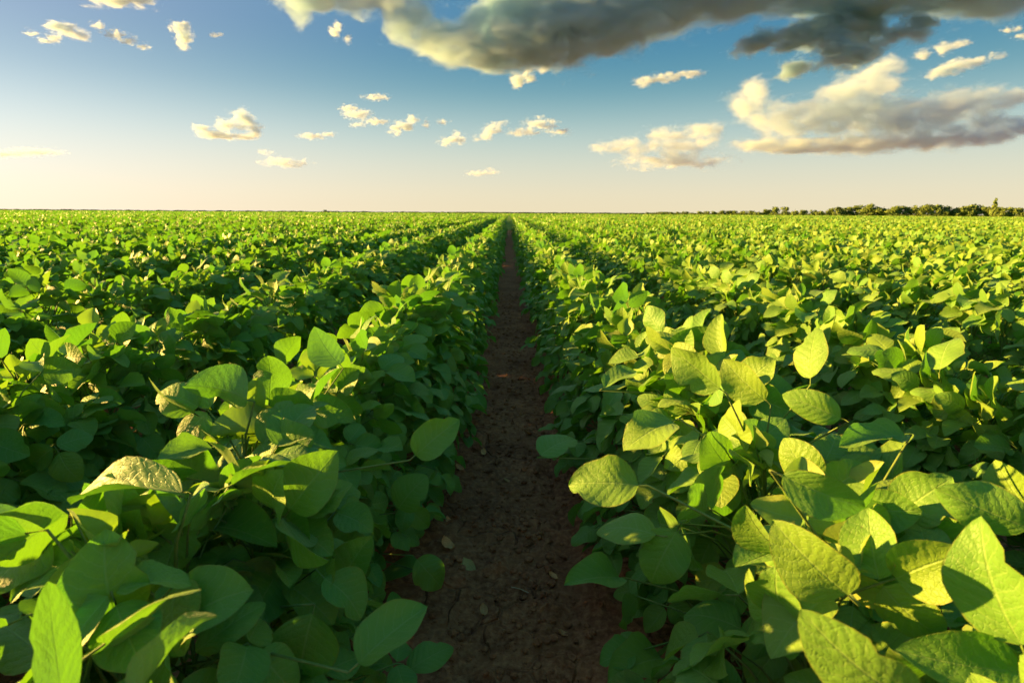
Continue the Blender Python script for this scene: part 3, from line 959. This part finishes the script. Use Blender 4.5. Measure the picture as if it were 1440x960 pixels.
CLOUD_ALT = 620.0
def cloud(label, blobs, seed, amp=0.55, nscale=1.0, opt=5.0, res=90, base=None, dist=None, alb=1.0):
    """blobs: (px, py, rx, ry) in photograph pixels, seen at the cloud's own distance; thickness follows width"""
    B = np.array(blobs, float)
    mx, my = B[:, 0].mean(), B[:, 1].mean()
    el = math.atan((300 - my) / F_PX)
    D = dist or min(CLOUD_ALT / math.sin(max(el, 0.05)), 9000)
    c0 = at(mx, my, 1.0) - cam.location; c0 *= D
    right = CAM_ROT.col[0]; up = Vector((0, 0, 1)); fwd = up.cross(right).normalized()
    sc = D / F_PX
    rr = np.random.default_rng(seed)
    P = np.stack([(B[:, 0] - mx) * sc, rr.normal(0, 0.3, len(B)) * B[:, 2] * sc, -(B[:, 1] - my) * sc], -1)
    Rr = np.stack([B[:, 2] * sc, (B[:, 2] + B[:, 3]) * 0.6 * sc, B[:, 3] * sc], -1)
    Rr = Rr * (1.0 if len(B) > 6 else 1.22)
    pad = 1.45
    lo = (P - Rr * pad).min(0); hi = (P + Rr * pad).max(0)
    h = (hi - lo).max() / (res * 0.6)
    nn = np.maximum(np.ceil((hi - lo) / h).astype(int) + 3, 6)
    g = [lo[i] - h + np.arange(nn[i]) * h for i in range(3)]
    GX, GY, GZ = np.meshgrid(*g, indexing='ij')
    rm = float(np.median(np.minimum(Rr[:, 0], Rr[:, 2])))
    fld = np.zeros(GX.shape)
    for p_, r_ in zip(P, Rr):
        q2 = ((GX - p_[0]) / r_[0]) ** 2 + ((GY - p_[1]) / r_[1]) ** 2 + ((GZ - p_[2]) / r_[2]) ** 2
        fld += np.clip(1.35 - q2, 0, None) ** 2
    S = 0.03 - fld
    S[[0, -1]] = 1; S[:, [0, -1]] = 1; S[:, :, [0, -1]] = 1
    V, Fq = surface_nets(S, np.array([g[0][0], g[1][0], g[2][0]]), h)
    W = np.stack([np.array(right), np.array(fwd), np.array(up)], 0)
    me = np_mesh("cloud", V, Fq, cloud_material("cloud_vapour", opt / rm, P, Rr, rm, amp, nscale, seed, alb))
    o = link("cloud", me)
    o.matrix_world = Matrix.Translation(cam.location + c0) @ Matrix(W.T.tolist()).to_4x4()
    tag(o, label, "cloud")
    return o

cloud("huge dark grey cloud with bright ragged left edge along the top of the sky",
      [(430, -10, 74, 34), (418, 22, 20, 24), (500, -6, 70, 34), (570, 10, 60, 40), (600, 45, 56, 36), (556, 38, 34, 28), (640, 74, 60, 28), (690, 50, 80, 56),
       (740, 30, 100, 74), (800, 36, 100, 66), (880, 24, 100, 56), (960, 4, 110, 44), (1060, -2, 120, 36), (1180, -2, 130, 34), (1300, -4, 130, 34), (1420, -8, 110, 34),
       (700, -50, 160, 50), (900, -60, 200, 50), (1150, -60, 200, 45), (1380, -60, 180, 45)], 1, amp=0.5, nscale=1.1, opt=9.0, res=190, dist=2600, alb=0.82)
cloud("dark grey cloud with a ragged lower edge above the big cumulus",
      [(1050, 68, 34, 18), (1090, 58, 48, 22), (1150, 48, 60, 32), (1170, 84, 56, 28), (1225, 58, 56, 36), (1130, 92, 38, 18), (1280, 44, 40, 24), (1200, 30, 70, 26)], 2, amp=0.7, opt=9.0, res=120, dist=2700, alb=0.82)
cloud("largest bright cumulus cloud rising to the right over the treeline",
      [(1000, 184, 38, 26), (1038, 152, 38, 36), (1062, 124, 28, 22), (1090, 170, 50, 38), (1150, 165, 56, 42), (1190, 132, 48, 34), (1222, 108, 40, 28), (1230, 165, 70, 44),
       (1300, 160, 70, 36), (1262, 112, 46, 28), (1370, 146, 66, 34), (1430, 138, 40, 18), (1200, 205, 120, 16), (1330, 195, 90, 22), (1410, 180, 60, 24), (1090, 205, 90, 14)], 3, amp=0.55, nscale=1.15, opt=3.0, res=170, dist=4200)
cloud("slanting streak of bright cloud on the right edge above the cumulus",
      [(1318, 102, 18, 10), (1345, 94, 22, 11), (1375, 86, 22, 9), (1405, 78, 16, 6)], 4, amp=0.5, opt=4.0, res=80, dist=3800)
cloud("short bright streak of cloud below the dark band near the right edge",
      [(1295, 78, 14, 8), (1322, 70, 20, 9), (1350, 62, 16, 6)], 5, amp=0.5, opt=3.5, res=70, dist=3600)
cloud("low faint cloud bank trailing left from the big cumulus",
      [(850, 208, 22, 8), (890, 205, 34, 14), (930, 200, 36, 18), (965, 210, 36, 18), (930, 225, 60, 10), (1000, 225, 40, 10)], 6, amp=0.7, opt=1.6, res=110, dist=5200)
cloud("thin dark grey cloud streak between the dark band and the cumulus",
      [(905, 114, 18, 7), (935, 109, 24, 7), (970, 105, 24, 5)], 7, amp=0.5, opt=3.0, res=80, dist=3200)
cloud("small white puff just under the huge dark cloud",
      [(727, 114, 12, 11), (745, 106, 14, 10), (763, 99, 11, 6)], 8, amp=0.6, opt=4.0, res=70, dist=3000)
cloud("small cream puff, lowest of the trio above the furrow", [(628, 199, 14, 7), (645, 193, 13, 8)], 9, amp=0.6, opt=3.5, res=60, dist=5200)
cloud("small cream puff in the middle of the trio above the furrow", [(678, 190, 14, 9), (695, 181, 15, 9), (708, 174, 9, 6)], 10, amp=0.6, opt=3.5, res=60, dist=5000)
cloud("flat pale cloud on the right of the trio above the furrow", [(735, 186, 22, 6), (760, 173, 26, 8), (785, 184, 22, 4)], 11, amp=0.7, opt=2.2, res=70, dist=5000)
cloud("slanting bright puff left of the trio above the furrow", [(555, 183, 11, 7), (568, 176, 14, 9), (582, 168, 10, 7)], 12, amp=0.6, opt=3.5, res=60, dist=4800)
cloud("pale torn wisps of cloud left of the slanting puff", [(490, 152, 14, 5), (508, 164, 20, 6), (528, 170, 18, 4), (530, 138, 18, 4), (500, 174, 12, 3)], 13, amp=0.9, opt=1.6, res=80, dist=4500)
cloud("small pale puff right of the slanting puff", [(600, 174, 7, 7), (622, 172, 12, 5)], 14, amp=0.7, opt=2.0, res=50, dist=4800)
cloud("small bright cumulus with a domed top in the left sky",
      [(285, 184, 14, 11), (300, 190, 20, 6), (318, 178, 17, 13), (340, 168, 17, 15), (352, 180, 18, 12), (330, 191, 34, 5)], 15, amp=0.5, opt=4.5, res=90, dist=5000)
cloud("thin flat grey wisp right of the small domed cumulus", [(440, 192, 20, 4), (462, 189, 12, 3)], 16, amp=0.7, opt=1.6, res=60, dist=5200)
cloud("bright upright puff high in the left sky", [(258, 44, 11, 11), (248, 38, 12, 7), (256, 60, 10, 12), (264, 38, 9, 6)], 17, amp=0.6, opt=4.0, res=60, dist=2900)
cloud("tiny pale puff right of the upright puff", [(302, 50, 8, 4), (311, 49, 6, 3)], 18, amp=0.5, opt=2.0, res=40, dist=2900)
cloud("bright white puff, biggest of those near the top left corner", [(80, 38, 14, 9), (97, 43, 18, 10), (112, 50, 14, 6)], 19, amp=0.6, opt=3.5, res=70, dist=2800)
cloud("small white puff under the biggest one near the top left", [(62, 56, 9, 5), (74, 53, 10, 7)], 20, amp=0.6, opt=3.0, res=50, dist=2800)
cloud("tiny white puff nearest the top left corner", [(44, 47, 9, 6)], 21, amp=0.6, opt=3.0, res=40, dist=2800)
cloud("drawn out white puff right of those near the top left", [(142, 40, 9, 6), (165, 51, 14, 7), (184, 57, 15, 7), (202, 64, 10, 4)], 22, amp=0.8, opt=2.6, res=70, dist=2800)
cloud("pale cloud cut by the top edge at left", [(140, -6, 34, 12), (185, -4, 34, 12), (165, -20, 60, 14)], 23, amp=0.5, opt=3.0, res=80, dist=2600)
cloud("faint low cloud above the left part of the field", [(385, 226, 22, 7), (410, 229, 26, 6), (376, 215, 10, 4)], 24, amp=0.8, opt=0.9, res=60, dist=7000)
cloud("tiny faint cloud low above the furrow", [(672, 244, 20, 4), (692, 241, 12, 6)], 25, amp=0.7, opt=1.0, res=50, dist=7500)
cloud("long thin pale streak low at the left edge", [(20, 219, 40, 3.5), (75, 217, 34, 4)], 26, amp=0.7, opt=0.9, res=80, dist=7000)
cloud("tiny torn puff under the dark cloud, right of the hanging tip", [(474, 38, 9, 7), (468, 47, 7, 8), (488, 54, 6, 6)], 27, amp=0.8, opt=2.5, res=50, dist=2800)
cloud("small pale puff at the right edge under the dark band", [(1418, 44, 14, 4), (1438, 50, 12, 5)], 28, amp=0.6, opt=2.5, res=50, dist=3300)


# ------------------------------------------------------------------ things lying in the furrow
def ground_at(px, py):
    d = (at(px, py, 1.0) - cam.location)
    s = (cam.location.z - 0.012) / -d.z
    p = cam.location + d * s
    z = float(ground_z(np.array([p.x]), np.array([p.y]))[0])
    return Vector((p.x, p.y, z))

def dry_leaf(name, px, py, length, rot, mat, label, seed, curl=1.6, tilt=0.2):
    rr = random.Random(seed)
    nl, nw = 8, 6
    V, yc, zc = [], 0, 0
    for i in range(nl + 1):
        t = i / nl
        if i:
            an = curl * (t - 0.35) * 1.2
            yc += math.cos(an) / nl; zc += math.sin(an) / nl
        w = 0.36 * max(math.sin(math.pi * t ** 0.8), 0) ** 0.8 + 0.012
        for j in range(nw + 1):
            v = 2 * j / nw - 1
            r_ = v * w
            roll = 1.3
            x = math.sin(r_ * 2.2 * roll) / (2.2 * roll)
            z = zc + (1 - math.cos(r_ * 2.2 * roll)) / (2.2 * roll) + 0.05 * rr.uniform(-1, 1)
            V.append((x, yc - 0.5, z))
    Fq = [(i * (nw + 1) + j, i * (nw + 1) + j + 1, (i + 1) * (nw + 1) + j + 1, (i + 1) * (nw + 1) + j) for i in range(nl) for j in range(nw)]
    V = np.array(V); V[:, 2] -= V[:, 2].min()
    o = link(name, np_mesh(name, V, np.array(Fq), mat))
    o.location = ground_at(px, py) + Vector((0, 0, 0.003)); o.scale = (length * 1.2,) * 3
    o.rotation_euler = (tilt, 0, rot)
    tag(o, label, "leaf", "fallen leaves in the furrow")

dry_leaf("fallen_leaf", 657, 790, 0.052, 0.5, M_DRYGREEN, "half withered greenish leaf lying on the soil, largest fallen leaf", 1, 0.8)
dry_leaf("fallen_leaf", 625, 766, 0.050, 1.3, M_DRY, "curled brown dry leaf beside the half withered greenish leaf", 2, 2.2)
dry_leaf("fallen_leaf", 680, 853, 0.026, 0.2, M_DRY, "small tan leaf scrap in the middle of the furrow", 3, 1.4)
dry_leaf("fallen_leaf", 789, 886, 0.030, 2.0, M_DRY, "tan leaf scrap near the right edge of the furrow, nearest the camera", 4, 1.8)
dry_leaf("fallen_leaf", 628, 730, 0.026, 0.9, M_DRY, "small upright brown leaf scrap at the left edge of the furrow", 5, 1.2, 0.9)
dry_leaf("fallen_leaf", 645, 658, 0.036, 1.0, M_DRY, "pale brown leaf scrap by the left row, above the curled leaf", 6, 1.4)
dry_leaf("fallen_leaf", 742, 608, 0.040, 2.4, M_DRY, "brown leaf scrap lying against the right row", 7, 1.5)
dry_leaf("fallen_leaf", 711, 672, 0.024, 1.6, M_DRY, "tiny tan leaf scrap halfway along the near furrow", 8, 1.5)
dry_leaf("fallen_leaf", 680, 632, 0.030, 0.1, M_DRY, "tan leaf scrap in the furrow beyond the tiny one", 9, 1.5)
dry_leaf("fallen_leaf", 776, 808, 0.026, 1.2, M_DRY, "dull brown leaf scrap by the crack near the right row", 10, 1.5)
dry_leaf("fallen_leaf", 665, 560, 0.034, 0.7, M_DRY, "farthest brown leaf scrap in the furrow", 11, 1.5)

sp = ground_at(731, 824)
V, Fq = tube([(-0.022, 0.010, 0.004), (0.0, 0.0, 0.006), (0.022, -0.013, 0.004)], 0.0012, 0.0010, 5)
straw = link("straw_piece", np_mesh("straw_piece", V, Fq, M_STRAW)); straw.location = sp
tag(straw, "short pale straw piece lying on the soil mid furrow", "straw")
